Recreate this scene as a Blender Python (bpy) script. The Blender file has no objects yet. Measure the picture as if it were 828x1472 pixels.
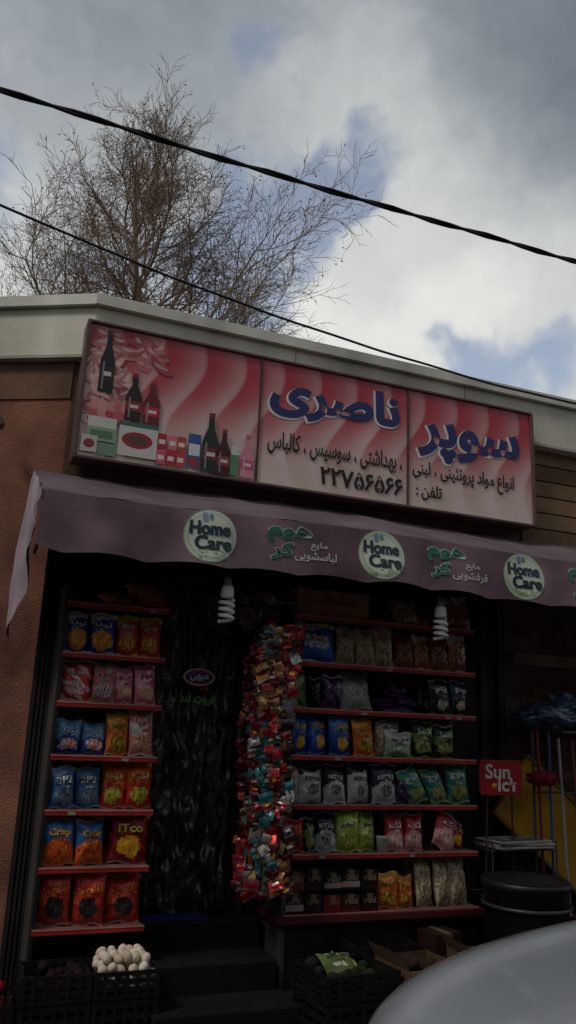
import bpy, math, random
from mathutils import Vector, Matrix, noise, geometry, Euler
rnd=random.Random(7)
# ---------------------------------------------------------------- helpers
def lin(c):
    c=c/255.0
    return c/12.92 if c<=.04045 else ((c+.055)/1.055)**2.4
def hx(r,g,b): return (lin(r),lin(g),lin(b))
def mixc(a,b,t): return tuple(a[i]*(1-t)+b[i]*t for i in range(3))
COL=bpy.context.scene.collection
class MB:
    def __init__(s): s.v=[];s.f=[];s.c=[];s.m=[]
    def add(s,vs,fs,col=(.5,.5,.5),mi=0):
        o=len(s.v); s.v+= [tuple(q) for q in vs]
        for i,f in enumerate(fs):
            s.f.append(tuple(o+k for k in f)); s.c.append(col[i] if isinstance(col,list) else col); s.m.append(mi)
    def box(s,x0,x1,y0,y1,z0,z1,col=(.5,.5,.5),mi=0,M=None):
        vs=[Vector((x,y,z)) for z in(z0,z1) for y in(y0,y1) for x in(x0,x1)]
        if M: vs=[M@v for v in vs]
        s.add(vs,[(0,2,3,1),(4,5,7,6),(0,1,5,4),(1,3,7,5),(3,2,6,7),(2,0,4,6)],col,mi)
    def tube(s,pts,rad,n=6,col=(.5,.5,.5),mi=0,cap=True):
        vs=[];fs=[];pts=[Vector(p) for p in pts]
        if not hasattr(rad,'__len__'): rad=[rad]*len(pts)
        ref=None
        for i,p in enumerate(pts):
            t=(pts[min(i+1,len(pts)-1)]-pts[max(i-1,0)])
            if t.length<1e-9: t=Vector((0,0,1))
            t.normalize()
            if ref is None: ref=t.orthogonal().normalized()
            a=(ref-t*ref.dot(t))
            a=a.normalized() if a.length>1e-6 else t.orthogonal().normalized()
            ref=a;b=t.cross(a)
            for k in range(n):
                an=2*math.pi*k/n; vs.append(p+(a*math.cos(an)+b*math.sin(an))*rad[i])
        for i in range(len(pts)-1):
            for k in range(n):
                k2=(k+1)%n; fs.append((i*n+k,i*n+k2,(i+1)*n+k2,(i+1)*n+k))
        if cap:
            fs.append(tuple(range(n-1,-1,-1)));fs.append(tuple((len(pts)-1)*n+k for k in range(n)))
        s.add(vs,fs,col,mi)
    def lathe(s,prof,c,n=20,col=(.5,.5,.5),mi=0):
        vs=[];fs=[]
        for r,z in prof:
            for k in range(n):
                a=2*math.pi*k/n; vs.append((c[0]+r*math.cos(a),c[1]+r*math.sin(a),c[2]+z))
        for i in range(len(prof)-1):
            for k in range(n):
                k2=(k+1)%n; fs.append((i*n+k,i*n+k2,(i+1)*n+k2,(i+1)*n+k))
        s.add(vs,fs,col,mi)
    def build(s,name,mats,parent=None,smooth=False,bevel=0,subsurf=0):
        me=bpy.data.meshes.new(name); me.from_pydata(s.v,[],s.f)
        for m in (mats if isinstance(mats,(list,tuple)) else [mats]): me.materials.append(m)
        me.polygons.foreach_set('material_index',s.m)
        ca=me.color_attributes.new('Col','FLOAT_COLOR','CORNER')
        data=[]
        for f,c in zip(s.f,s.c): data+= [c[0],c[1],c[2],1.0]*len(f)
        ca.data.foreach_set('color',data)
        if smooth: me.polygons.foreach_set('use_smooth',[True]*len(me.polygons))
        me.update()
        ob=bpy.data.objects.new(name,me); COL.objects.link(ob)
        if parent: ob.parent=parent
        if bevel:
            b=ob.modifiers.new('b','BEVEL');b.width=bevel;b.segments=2;b.limit_method='ANGLE'
        if subsurf:
            b=ob.modifiers.new('s','SUBSURF');b.levels=subsurf;b.render_levels=subsurf
        return ob
def empty(name,loc=(0,0,0)):
    e=bpy.data.objects.new(name,None);COL.objects.link(e);e.location=loc;return e
# ---------------------------------------------------------------- materials
def vcm(name,rough=.6,metal=0,nscale=6,namt=.35,bscale=30,bstr=.15,coat=0,dist=.02,detail=3,rvar=.15,streak=0,spec=.5):
    m=bpy.data.materials.new(name);m.use_nodes=True;N=m.node_tree.nodes;L=m.node_tree.links
    P=N['Principled BSDF'];P.inputs['Metallic'].default_value=metal;P.inputs['Specular IOR Level'].default_value=spec
    if coat: P.inputs['Coat Weight'].default_value=coat
    tc=N.new('ShaderNodeTexCoord')
    a=N.new('ShaderNodeAttribute');a.attribute_name='Col';src=a.outputs['Color']
    n=N.new('ShaderNodeTexNoise');n.inputs['Scale'].default_value=nscale;n.inputs['Detail'].default_value=detail
    if streak:
        mp=N.new('ShaderNodeMapping');mp.inputs['Scale'].default_value=(1,1,streak);L.new(tc.outputs['Object'],mp.inputs[0]);L.new(mp.outputs[0],n.inputs['Vector'])
    else: L.new(tc.outputs['Object'],n.inputs['Vector'])
    mr=N.new('ShaderNodeMapRange');mr.inputs[1].default_value=.3;mr.inputs[2].default_value=.7
    mr.inputs[3].default_value=1-namt;mr.inputs[4].default_value=1+namt*.25;L.new(n.outputs['Fac'],mr.inputs[0])
    mx=N.new('ShaderNodeVectorMath');mx.operation='SCALE';L.new(src,mx.inputs[0]);L.new(mr.outputs[0],mx.inputs['Scale'])
    L.new(mx.outputs[0],P.inputs['Base Color'])
    r=N.new('ShaderNodeMapRange');r.inputs[3].default_value=max(.03,rough-rvar);r.inputs[4].default_value=min(1,rough+rvar)
    L.new(n.outputs['Fac'],r.inputs[0]);L.new(r.outputs[0],P.inputs['Roughness'])
    if bstr:
        b=N.new('ShaderNodeBump');b.inputs['Strength'].default_value=bstr;b.inputs['Distance'].default_value=dist
        n2=N.new('ShaderNodeTexNoise');n2.inputs['Scale'].default_value=bscale;n2.inputs['Detail'].default_value=2
        L.new(tc.outputs['Object'],n2.inputs['Vector']);L.new(n2.outputs['Fac'],b.inputs['Height']);L.new(b.outputs[0],P.inputs['Normal'])
    return m
M_foil=vcm('bag_foil',.36,.12,9,.3,38,.35,dist=.012)
M_shiny=vcm('metal_foil',.27,.6,20,.25,90,.35,dist=.008)
M_clear=vcm('cellophane_bag',.25,.0,14,.5,55,.5,coat=.4,dist=.012)
M_paint=vcm('painted_metal',.5,.1,5,.35,60,0)
M_matte=vcm('matte_dusty',.9,0,4,.35,40,.2,spec=.2)
M_card=vcm('cardboard',.9,0,7,.3,60,0,spec=.2)
M_plas=vcm('plastic',.45,0,5,.3,30,0,spec=.4)
M_print=vcm('printed_vinyl',.42,0,3,.12,20,0)
M_stucco=vcm('stucco',.95,0,2.4,.6,95,.8,dist=.012,detail=9,spec=.2)
M_asph=vcm('asphalt',.95,0,3,.5,120,.6,dist=.01,spec=.12)
M_bark=vcm('bark',.95,0,2,.25,20,0,detail=1,spec=.2)
M_cloth=vcm('awning_cloth',.8,0,2.2,.55,9,.25,dist=.02,detail=8,streak=.5,spec=.3)
M_fasc=vcm('fascia_metal',.55,.05,2.2,.45,25,.08,detail=6,streak=.25)
M_rubber=vcm('rubber',.8,0,5,.2,bstr=0)
M_carp=vcm('car_paint',.16,.3,1.5,.10,2,.0,coat=1,rvar=.04)
M_glass=vcm('dark_glass',.06,0,3,.1,3,0,coat=.5,rvar=.02)
M_bulb=vcm('white_glass',.3,0,4,.05,4,0)
# ---------------------------------------------------------------- text
AR={'ا':(0xFE8D,0xFE8E),'د':(0xFEA9,0xFEAA),'ر':(0xFEAD,0xFEAE),'ز':(0xFEAF,0xFEB0),'و':(0xFEED,0xFEEE),
'ب':0xFE8F,'پ':0xFB56,'ت':0xFE95,'چ':0xFB7A,'خ':0xFEA5,'س':0xFEB1,'ش':0xFEB5,'ص':0xFEB9,'ع':0xFEC9,'ف':0xFED1,'ق':0xFED5,
'ک':0xFB8E,'ل':0xFEDD,'م':0xFEE1,'ن':0xFEE5,'ه':0xFEE9,'ی':0xFBFC,'ئ':0xFE89,'ج':0xFE9D}
def shape(s):
    if not any(ch in AR for ch in s): return s
    out=[]
    for i,ch in enumerate(s):
        if ch not in AR: out.append(ch);continue
        pv=s[i-1] if i else ' ';nx=s[i+1] if i+1<len(s) else ' '
        jp=pv in AR and not isinstance(AR[pv],tuple); jn=nx in AR and not isinstance(AR[ch],tuple)
        if isinstance(AR[ch],tuple): out.append(chr(AR[ch][1 if jp else 0]))
        else: out.append(chr(AR[ch]+(3 if jp and jn else 1 if jp else 2 if jn else 0)))
    return ''.join(reversed(out))
_tc={}
def text2d(s,bold=0.0,res=3):
    key=(s,bold,res)
    if key in _tc: return _tc[key]
    cu=bpy.data.curves.new('tmp','FONT');cu.body=shape(s);cu.size=1
    ob=bpy.data.objects.new('tmp',cu);COL.objects.link(ob)
    dg=bpy.context.evaluated_depsgraph_get();dg.update()
    c2=ob.evaluated_get(dg).to_curve(dg)
    polys=[];chi=[]
    for sp in c2.splines:
        pts=[]
        bp=sp.bezier_points
        if len(bp)<2: continue
        for i in range(len(bp)):
            a=bp[i];b=bp[(i+1)%len(bp)]
            seg=geometry.interpolate_bezier(a.co,a.handle_right,b.handle_left,b.co,res+1)
            for q in seg[:-1]:
                if not pts or (pts[-1]-q).length>1e-4: pts.append(q.copy())
        if len(pts)>2 and (pts[0]-pts[-1]).length<1e-4: pts.pop()
        if len(pts)>2: polys.append([Vector((q.x,q.y)) for q in pts]);chi.append(sp.character_index)
    ob.evaluated_get(dg).to_curve_clear()
    bpy.data.objects.remove(ob);bpy.data.curves.remove(cu)
    def area(p): return sum(p[i].x*p[(i+1)%len(p)].y-p[(i+1)%len(p)].x*p[i].y for i in range(len(p)))/2
    A=[area(p) for p in polys]
    bigs={}
    for i,c in enumerate(chi):
        if c not in bigs or abs(A[i])>abs(bigs[c]): bigs[c]=A[i]
    SG=[1 if bigs[c]>0 else -1 for c in chi]
    if bold:
        np_=[]
        for p,sg in zip(polys,SG):
            q=[];n=len(p)
            for i in range(n):
                e1=(p[i]-p[i-1]).normalized();e2=(p[(i+1)%n]-p[i]).normalized()
                n1=Vector((e1.y,-e1.x))*sg;n2=Vector((e2.y,-e2.x))*sg
                m=n1+n2
                if m.length<.3: m=n1
                m.normalize();k=1/max(.6,m.dot(n1));q.append(p[i]+m*bold*k)
            np_.append(q)
        polys=np_
    def inside(pt,p):
        r=False
        for i in range(len(p)):
            a=p[i];b=p[i-1]
            if (a.y>pt.y)!=(b.y>pt.y) and pt.x<(b.x-a.x)*(pt.y-a.y)/(b.y-a.y)+a.x: r=not r
        return r
    outs=[i for i in range(len(polys)) if A[i]*SG[i]>0];hol={i:[] for i in outs}
    for i in range(len(polys)):
        if A[i]*SG[i]<=0:
            if area(polys[i])*A[i]<=0: continue
            cand=[o for o in outs if chi[o]==chi[i] and inside(polys[i][0],polys[o])]
            if cand: hol[min(cand,key=lambda o:abs(A[o]))].append(i)
    res_=[]
    for o in outs:
        ls=[[Vector((q.x,q.y,0)) for q in polys[o]]]+[[Vector((q.x,q.y,0)) for q in polys[h]] for h in hol[o]]
        tr=geometry.tessellate_polygon(ls);fl=[q for l in ls for q in l]
        res_.append(([(q.x,q.y) for q in fl],[tuple(t) for t in tr]))
    xs=[q[0] for r in res_ for q in r[0]] or [0,1];ys=[q[1] for r in res_ for q in r[0]] or [0,1]
    _tc[key]=(res_,(min(xs),max(xs),min(ys),max(ys)));return _tc[key]
def put_text(mb,s,cx,cy,w,h,fn,col,bold=0,mi=0,res=3,d0=.002,ref=None):
    pcs,bb=text2d(s,bold,res)
    if ref is not None: bb=text2d(s,ref,res)[1]
    sx=w/(bb[1]-bb[0]);sy=h/(bb[3]-bb[2])
    for i,(vs,ts) in enumerate(pcs):
        vv=[fn(cx+(x-(bb[0]+bb[1])/2)*sx,cy+(y-(bb[2]+bb[3])/2)*sy,d0+.00025*(i%5)) for x,y in vs]
        fs=[]
        for t in ts:
            a,b,c=[vv[k] for k in t]
            fs.append(t if (b-a).cross(c-a).y<0 else (t[0],t[2],t[1]))
        mb.add(vv,fs,col,mi)
# ---------------------------------------------------------------- camera
cam=bpy.data.cameras.new('camera');co=bpy.data.objects.new('camera',cam);COL.objects.link(co)
yaw=math.radians(21.4);pt=math.radians(14.5);ro=math.radians(2.5)
d=Vector((math.sin(yaw)*math.cos(pt),math.cos(yaw)*math.cos(pt),math.sin(pt)))
r0=Vector((math.cos(yaw),-math.sin(yaw),0));u0=r0.cross(d)
Rr=math.cos(ro)*r0+math.sin(ro)*u0;Uu=-math.sin(ro)*r0+math.cos(ro)*u0
Mx=Matrix((Rr,Uu,-d)).transposed().to_4x4();Mx.translation=(0,-5.2,1.6);co.matrix_world=Mx
cam.sensor_fit='VERTICAL';cam.sensor_height=36;cam.lens=28.64;cam.clip_end=800;cam.clip_start=.05
bpy.context.scene.camera=co
sc=bpy.context.scene
sc.view_settings.view_transform='Standard';sc.view_settings.look='None';sc.view_settings.exposure=0
# ---------------------------------------------------------------- world
w=bpy.data.worlds.new('World');sc.world=w;w.use_nodes=True;N=w.node_tree.nodes;L=w.node_tree.links
N.clear();out=N.new('ShaderNodeOutputWorld')
SUN_EL=math.radians(50);SUN_AZ=math.radians(-112)
sky=N.new('ShaderNodeTexSky');sky.sky_type='NISHITA';sky.sun_disc=False;sky.sun_elevation=SUN_EL;sky.sun_rotation=SUN_AZ
bg1=N.new('ShaderNodeBackground');bg1.inputs[1].default_value=.15
hs=N.new('ShaderNodeHueSaturation');hs.inputs['Saturation'].default_value=.72;L.new(sky.outputs[0],hs.inputs['Color']);L.new(hs.outputs[0],bg1.inputs[0])
tc=N.new('ShaderNodeTexCoord')
nz=N.new('ShaderNodeTexNoise');nz.inputs['Scale'].default_value=5;nz.inputs['Detail'].default_value=4;nz.inputs['Roughness'].default_value=.6
L.new(tc.outputs['Generated'],nz.inputs['Vector'])
sub=N.new('ShaderNodeVectorMath');sub.operation='SUBTRACT';L.new(nz.outputs['Color'],sub.inputs[0]);sub.inputs[1].default_value=(.5,.5,.5)
scl=N.new('ShaderNodeVectorMath');scl.operation='SCALE';scl.inputs['Scale'].default_value=.22;L.new(sub.outputs[0],scl.inputs[0])
wd=N.new('ShaderNodeVectorMath');wd.operation='ADD';L.new(tc.outputs['Generated'],wd.inputs[0]);L.new(scl.outputs[0],wd.inputs[1])
def spots(lst,base_socket):
    cur=base_socket
    for (v,rad,amp) in lst:
        v=Vector(v).normalized()
        ds=N.new('ShaderNodeVectorMath');ds.operation='DISTANCE';L.new(wd.outputs[0],ds.inputs[0]);ds.inputs[1].default_value=v
        mr=N.new('ShaderNodeMapRange');mr.interpolation_type='SMOOTHSTEP';mr.inputs[1].default_value=0;mr.inputs[2].default_value=rad
        mr.inputs[3].default_value=amp;mr.inputs[4].default_value=0;L.new(ds.outputs['Value'],mr.inputs[0])
        ad=N.new('ShaderNodeMath');ad.operation='ADD';L.new(cur,ad.inputs[0]);L.new(mr.outputs[0],ad.inputs[1]);cur=ad.outputs[0]
    return cur
n2=N.new('ShaderNodeTexNoise');n2.inputs['Scale'].default_value=4.5;n2.inputs['Detail'].default_value=6;n2.inputs['Roughness'].default_value=.6
L.new(wd.outputs[0],n2.inputs['Vector'])
cov=N.new('ShaderNodeMath');cov.operation='ADD';cov.inputs[1].default_value=.36;L.new(n2.outputs['Fac'],cov.inputs[0])
covs=spots([((.235,.803,.80),.08,-.42),((.37,.787,.665),.09,-.46),((.335,.80,.61),.08,-.42),((.26,.838,.575),.13,-.60),((.28,.86,.50),.13,-.55),
 ((.53,.770,.425),.09,-.50),((.62,.72,.42),.09,-.50),((.44,.83,.40),.08,-.35),((-.06,.95,.60),.16,-.5),((.13,.9,.5),.14,-.45)],cov.outputs[0])
cm=N.new('ShaderNodeMapRange');cm.interpolation_type='SMOOTHSTEP';cm.inputs[1].default_value=.32;cm.inputs[2].default_value=.66;cm.inputs[3].default_value=.12;L.new(covs,cm.inputs[0])
n3=N.new('ShaderNodeTexNoise');n3.inputs['Scale'].default_value=3.4;n3.inputs['Detail'].default_value=5;n3.inputs['Roughness'].default_value=.5
L.new(wd.outputs[0],n3.inputs['Vector'])
nb=N.new('ShaderNodeMapRange');nb.inputs[1].default_value=.3;nb.inputs[2].default_value=.7;nb.inputs[3].default_value=.18;nb.inputs[4].default_value=.60;L.new(n3.outputs['Fac'],nb.inputs[0])
brs=spots([((.50,.77,.50),.42,.50),((.34,.80,.66),.28,.22),((.02,.925,.60),.30,.40),((.57,.66,.83),.40,-.30),((.07,.86,.85),.36,-.20),((.4,.8,.36),.2,.2),((.3,.85,.45),.2,.25)],nb.outputs[0])
ramp=N.new('ShaderNodeValToRGB');L.new(brs,ramp.inputs[0])
ce=ramp.color_ramp.elements;ce[0].position=0;ce[0].color=(*hx(104,112,124),1);ce[1].position=1;ce[1].color=(*hx(228,229,224),1)
e=ce.new(.35);e.color=(*hx(146,153,160),1)
e=ce.new(.7);e.color=(*hx(196,200,200),1)
bg2=N.new('ShaderNodeBackground');bg2.inputs[1].default_value=1.0;L.new(ramp.outputs[0],bg2.inputs[0])
mixs=N.new('ShaderNodeMixShader');L.new(cm.outputs[0],mixs.inputs[0]);L.new(bg1.outputs[0],mixs.inputs[1]);L.new(bg2.outputs[0],mixs.inputs[2])
L.new(mixs.outputs[0],out.inputs[0])
w.cycles.sampling_method='MANUAL';w.cycles.sample_map_resolution=256
sd=Vector((math.sin(SUN_AZ)*math.cos(SUN_EL),math.cos(SUN_AZ)*math.cos(SUN_EL),math.sin(SUN_EL)))
sl=bpy.data.lights.new('sun','SUN');sl.energy=1.15;sl.angle=math.radians(12);sl.color=(1,.94,.86)
so=bpy.data.objects.new('sun',sl);COL.objects.link(so);so.rotation_euler=sd.to_track_quat('Z','Y').to_euler();so.location=(-5,-5,12)
# ---------------------------------------------------------------- ground
g=MB();g.add([(-250,-250,-.125),(250,-250,-.125),(250,250,-.125),(-250,250,-.125)],[(0,1,2,3)],(.05,.05,.048));g.build('ground',M_asph)
g=MB();g.add([(-60,-9.5,-.121),(60,-9.5,-.121),(60,-2.45,-.121),(-60,-2.45,-.121)],[(0,1,2,3)],(.045,.045,.046))
g.build('road',M_asph)
g=MB()
for i in range(-20,24):
    for j in range(4):
        x=i*.5;y=-2.3+j*.58
        g.box(x+.004,x+.496,y+.004,y+.576,-.1,rnd.uniform(-.002,.002),mixc((.04,.037,.035),(.06,.055,.05),rnd.random()))
g.box(-60,60,-2.3,.5,-.12,-.01,(.05,.048,.045))
g.build('pavement',M_asph)
g=MB()
for i in range(-20,24): g.box(i*.8+.004,i*.8+.796,-2.45,-2.303,-.12,.004,(.2,.19,.18))
g.build('kerb',M_asph,bevel=.01)
g=MB();g.box(-60,60,-11.5,-9.6,-.12,0,(.12,.115,.11));g.build('pavement.001',M_asph)
# ---------------------------------------------------------------- shop building
B=empty('shop_building')
BRN=hx(142,96,78);FAS=hx(216,210,190);DK=(.012,.011,.01)
m=MB()
m.box(.47,9,0,.25,2.62,3.86,hx(130,100,76))
a=Vector((.47,0,0));dr=Vector((-.868,.497,0));nn=Vector((-.497,-.868,0))
def lw(t0,t1,o0,o1,z0,z1,col):
    ps=[a+dr*t0+nn*o0,a+dr*t1+nn*o0,a+dr*t1+nn*o1,a+dr*t0+nn*o1]
    vs=[Vector((p.x,p.y,z0)) for p in ps]+[Vector((p.x,p.y,z1)) for p in ps]
    m.add(vs,[(0,1,2,3),(4,7,6,5),(0,4,5,1),(1,5,6,2),(2,6,7,3),(3,7,4,0)],col)
lw(0,9,0,-.2,-.1,3.86,BRN)
lw(0,9,.002,.010,3.60,3.855,hx(122,92,74))
m.box(3.84,9,.0,.25,-.1,2.62,hx(116,92,76))
m.box(8.8,9,.25,7,-.1,3.9,BRN)
m.build('walls',M_stucco,B)
m=MB()
m.box(.56,9.1,-.11,.2,3.86,4.24,FAS)
m.box(.55,9.12,-.15,.2,4.243,4.32,mixc(FAS,(.8,.8,.75),.35))
m.box(.56,9.1,-.125,-.112,3.86,3.885,mixc(FAS,(0,0,0),.35))
for x in (2.0,3.45,4.9,6.4): m.box(x,x+.006,-.1125,-.1095,3.89,4.236,mixc(FAS,(0,0,0),.7))
a=Vector((.56,-.11,0))
lw(.0,9,0,-.3,3.865,4.235,FAS)
lw(.0,9,.014,.002,3.867,3.89,mixc(FAS,(0,0,0),.45))
a=Vector((.55,-.15,0));lw(.0,9,0,-.3,4.238,4.315,mixc(FAS,(.8,.8,.75),.35))
m.build('roof_fascia',M_fasc,B,bevel=.006)
m=MB()
m.add([(.6,.05,4.24),(9,.05,4.24),(9,7,4.24),(-7,7,4.24),(-7,4.6,4.24)],[(0,1,2,3,4)],(.15,.15,.15));m.build('roof',M_matte,B)
m=MB()
for i in range(9):
    z=2.66+i*.135
    m.box(4.03,9,-.03,-.002,z,z+.125,mixc(hx(160,132,100),hx(112,88,66),rnd.random()))
m.box(3.9,9,-.05,-.002,2.1,2.19,hx(150,128,104))
m.box(3.9,9,-.04,-.002,1.2,1.25,hx(70,60,50))
m.build('cladding',M_matte,B,bevel=.004)
m=MB()
for r_ in range(16):
    z=1.27+r_*.075
    if 2.02<z+.07<2.26: continue
    for c_ in range(22):
        x=3.88+c_*.215+(.107 if r_%2 else 0)
        m.box(x,x+.205,-.012,-.001,z,z+.066,mixc(hx(120,84,64),hx(86,62,50),rnd.random()))
m.build('brick_courses',M_stucco,B)
m=MB()
m.box(.44,.60,-.04,.2,-.05,2.65,hx(34,32,30))
for i in range(6):
    x=.447+i*.026
    m.box(x,x+.013,-.058,-.042,0.0,2.6,hx(52,49,45))
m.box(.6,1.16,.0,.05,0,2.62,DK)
m.box(3.36,3.84,-.02,.25,-.05,2.62,hx(20,19,18))
m.box(3.60,3.66,-.05,-.022,0,2.6,hx(34,32,30));m.box(3.76,3.80,-.05,-.022,0,2.6,hx(34,32,30))
m.box(1.16,1.98,.02,.25,2.5,2.62,hx(40,36,32))
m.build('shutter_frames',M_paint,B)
m=MB()
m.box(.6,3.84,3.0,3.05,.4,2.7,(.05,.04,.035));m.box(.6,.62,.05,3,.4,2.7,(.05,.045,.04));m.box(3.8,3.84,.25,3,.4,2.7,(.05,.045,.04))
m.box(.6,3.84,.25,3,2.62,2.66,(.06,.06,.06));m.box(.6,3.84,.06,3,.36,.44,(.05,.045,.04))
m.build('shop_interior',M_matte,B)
m=MB()
m.box(1.16,1.20,-.02,.06,.44,2.5,hx(60,58,55));m.box(1.74,1.80,-.02,.06,.44,2.5,hx(26,25,24));m.box(1.8,1.84,-.02,.06,.44,2.5,hx(52,50,47))
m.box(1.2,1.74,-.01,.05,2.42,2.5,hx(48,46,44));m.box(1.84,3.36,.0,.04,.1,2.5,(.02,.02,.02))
m.build('door_frame',M_paint,B,bevel=.004)
m=MB()
m.box(1.16,1.93,-.12,.3,-.05,.44,(.018,.015,.013));m.box(1.16,1.93,-.42,-.123,-.05,.29,(.014,.012,.011));m.box(1.16,1.96,-.72,-.423,-.05,.14,(.014,.012,.011))
m.box(1.94,5.2,-.62,.0,-.05,.11,(.025,.023,.021));m.box(.3,1.15,-.3,.0,-.05,.1,(.025,.023,.021))
m.build('door_steps',M_asph,B,bevel=.012)
m=MB();m.box(1.2,1.6,-.1,.02,.443,.46,hx(36,50,110));m.build('blue_mat',M_matte,B)
m=MB();m.tube([(.06,.06,3.36),(.05,-.05,3.36)],.03,10,hx(90,70,60));m.build('wall_bracket',M_paint,B)
# plastic curtain in doorway
m=MB();nx,nzz=72,56;vs=[]
for j in range(nzz+1):
    z=.46+j/nzz*2.0
    for i in range(nx+1):
        x=1.205+i/nx*.53
        y=.06+.010*math.sin(x*60+noise.noise((x*6,z*2,0))*7)+.05*noise.noise((x*9,z*6.5,3))+.05*noise.noise((x*20,z*22,5))
        vs.append((x,y,z))
cs=[];fs=[]
for j in range(nzz):
    for i in range(nx):
        k=j*(nx+1)+i;fs.append((k,k+1,k+nx+2,k+nx+1))
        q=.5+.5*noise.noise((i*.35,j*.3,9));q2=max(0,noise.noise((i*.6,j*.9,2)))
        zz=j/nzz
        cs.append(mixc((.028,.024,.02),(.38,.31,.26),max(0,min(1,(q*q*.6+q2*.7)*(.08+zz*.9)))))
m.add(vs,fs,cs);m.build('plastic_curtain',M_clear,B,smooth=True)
m=MB()
def dfn(a_,b_,dd): return Vector((a_,-.04-dd,b_))
def ell(mb,cx,cz,rx,rz,col,fn,dd,n=28):
    mb.add([fn(cx+rx*math.cos(2*math.pi*k/n),cz+rz*math.sin(2*math.pi*k/n),dd) for k in range(n)],[tuple(range(n))],col)
ell(m,1.46,1.86,.105,.055,hx(225,215,215),dfn,0);ell(m,1.46,1.86,.097,.047,hx(190,34,44),dfn,.002);ell(m,1.46,1.86,.085,.036,hx(34,60,140),dfn,.004)
put_text(m,'میهن',1.46,1.86,.12,.05,dfn,hx(240,235,230),.015,d0=.006)
put_text(m,'فروت لند',1.46,1.72,.24,.07,dfn,hx(110,180,76),.03)
put_text(m,'پاپ',1.50,1.79,.06,.04,dfn,hx(220,80,50),.02)
m.build('door_sticker',M_print,B)
# ---------------------------------------------------------------- sign
S=empty('shop_sign')
X0,X1,Z0,Z1,YS=.515,4.0,3.16,4.065,-.21
def sfn(a_,b_,dd): return Vector((a_,YS-.004-dd,b_))
m=MB();m.box(X0,X1,YS,-.02,Z0,Z1,hx(130,60,55));m.build('sign_box',M_paint,S)
m=MB();t=.018
fr=hx(104,76,72)
m.box(X0-.012,X1+.012,YS-.02,-.03,Z1,Z1+t,fr);m.box(X0-.012,X1+.012,YS-.02,-.03,Z0-t,Z0,fr)
m.box(X0-.014,X0+.010,YS-.022,-.028,Z0-.002,Z1+.002,fr);m.box(X1-.010,X1+.014,YS-.022,-.028,Z0-.002,Z1+.002,fr)
for xx in (1.71,2.88): m.box(xx-.007,xx+.007,YS-.014,YS-.001,Z0,Z1,hx(80,50,46))
m.build('sign_frame',M_paint,S,bevel=.003)
pm=bpy.data.materials.new('sign_print');pm.use_nodes=True;N=pm.node_tree.nodes;L=pm.node_tree.links;P=N['Principled BSDF']
tc=N.new('ShaderNodeTexCoord');sp=N.new('ShaderNodeSeparateXYZ');L.new(tc.outputs['Object'],sp.inputs[0])
def mth(op,a_,b_=None,c_=None):
    n_=N.new('ShaderNodeMath');n_.operation=op
    for i,q in enumerate((a_,b_,c_)):
        if q is None: continue
        if isinstance(q,(int,float)): n_.inputs[i].default_value=q
        else: L.new(q,n_.inputs[i])
    return n_.outputs[0]
zn=mth('DIVIDE',mth('SUBTRACT',sp.outputs['Z'],Z0),Z1-Z0)
cr=N.new('ShaderNodeValToRGB');L.new(zn,cr.inputs[0]);E=cr.color_ramp.elements
E[0].position=0;E[0].color=(*hx(232,212,194),1);E[1].position=1;E[1].color=(*hx(178,40,58),1)
for p_,c_ in((.22,(224,192,178)),(.42,(212,130,128)),(.60,(200,74,84)),(.85,(186,48,62))):
    q=E.new(p_);q.color=(*hx(*c_),1)
u_=mth('ADD',mth('MULTIPLY',sp.outputs['X'],3.5),mth('MULTIPLY',mth('SINE',mth('MULTIPLY',zn,5.6)),.34))
u_=mth('SUBTRACT',u_,mth('MULTIPLY',zn,.35))
frx=mth('FRACT',u_)
band=mth('MULTIPLY',mth('POWER',frx,2.0),mth('SUBTRACT',1,mth('POWER',frx,14)))
band=mth('MULTIPLY',band,mth('MULTIPLY',mth('SUBTRACT',1.25,zn),1.3))
mc=N.new('ShaderNodeMix');mc.data_type='RGBA';L.new(mth('MINIMUM',band,.8),mc.inputs[0]);L.new(cr.outputs[0],mc.inputs[6]);mc.inputs[7].default_value=(*hx(238,216,212),1)
nn_=N.new('ShaderNodeTexNoise');nn_.inputs['Scale'].default_value=2.5;nn_.inputs['Detail'].default_value=5;L.new(tc.outputs['Object'],nn_.inputs[0])
dm=N.new('ShaderNodeMix');dm.data_type='RGBA';dm.blend_type='MULTIPLY';L.new(mth('MULTIPLY',mth('SUBTRACT',nn_.outputs[0],.3),1.3),dm.inputs[0]);L.new(mc.outputs[2],dm.inputs[6]);dm.inputs[7].default_value=(.6,.55,.5,1)
L.new(dm.outputs[2],P.inputs['Base Color']);P.inputs['Roughness'].default_value=.4
m=MB();m.add([(X0,YS-.002,Z0),(X1,YS-.002,Z0),(X1,YS-.002,Z1),(X0,YS-.002,Z1)],[(0,1,2,3)]);m.build('sign_face',pm,S)
m=MB()
NAVY=hx(34,40,100);WH=hx(240,232,228);BLK=hx(22,18,24)
def st(s,x0,x1,z0,z1,col,bold=.02,shadow=None,res=4):
    cx,cz=(x0+x1)/2,(z0+z1)/2
    if shadow:
        put_text(m,s,cx-.008,cz-.010,x1-x0,z1-z0,sfn,WH,bold+.02,d0=.001,res=res,ref=bold)
    put_text(m,s,cx,cz,x1-x0,z1-z0,sfn,col,bold,d0=.004,res=res)
st('ناصری',1.78,2.81,3.66,4.0,NAVY,.045,1,6)
st('سوپر',2.96,3.88,3.53,3.86,NAVY,.040,1,6)
st('، بهداشتی ، سوسیس ، کالباس',1.78,2.83,3.38,3.55,BLK,.02)
st('۲۲۷۵۶۵۶۶',2.18,2.84,3.22,3.35,BLK,.03)
st('انواع مواد پروتئینی ، لبنی',2.92,3.82,3.36,3.52,BLK,.02)
st('تلفن :',2.95,3.17,3.22,3.34,BLK,.025)
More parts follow.
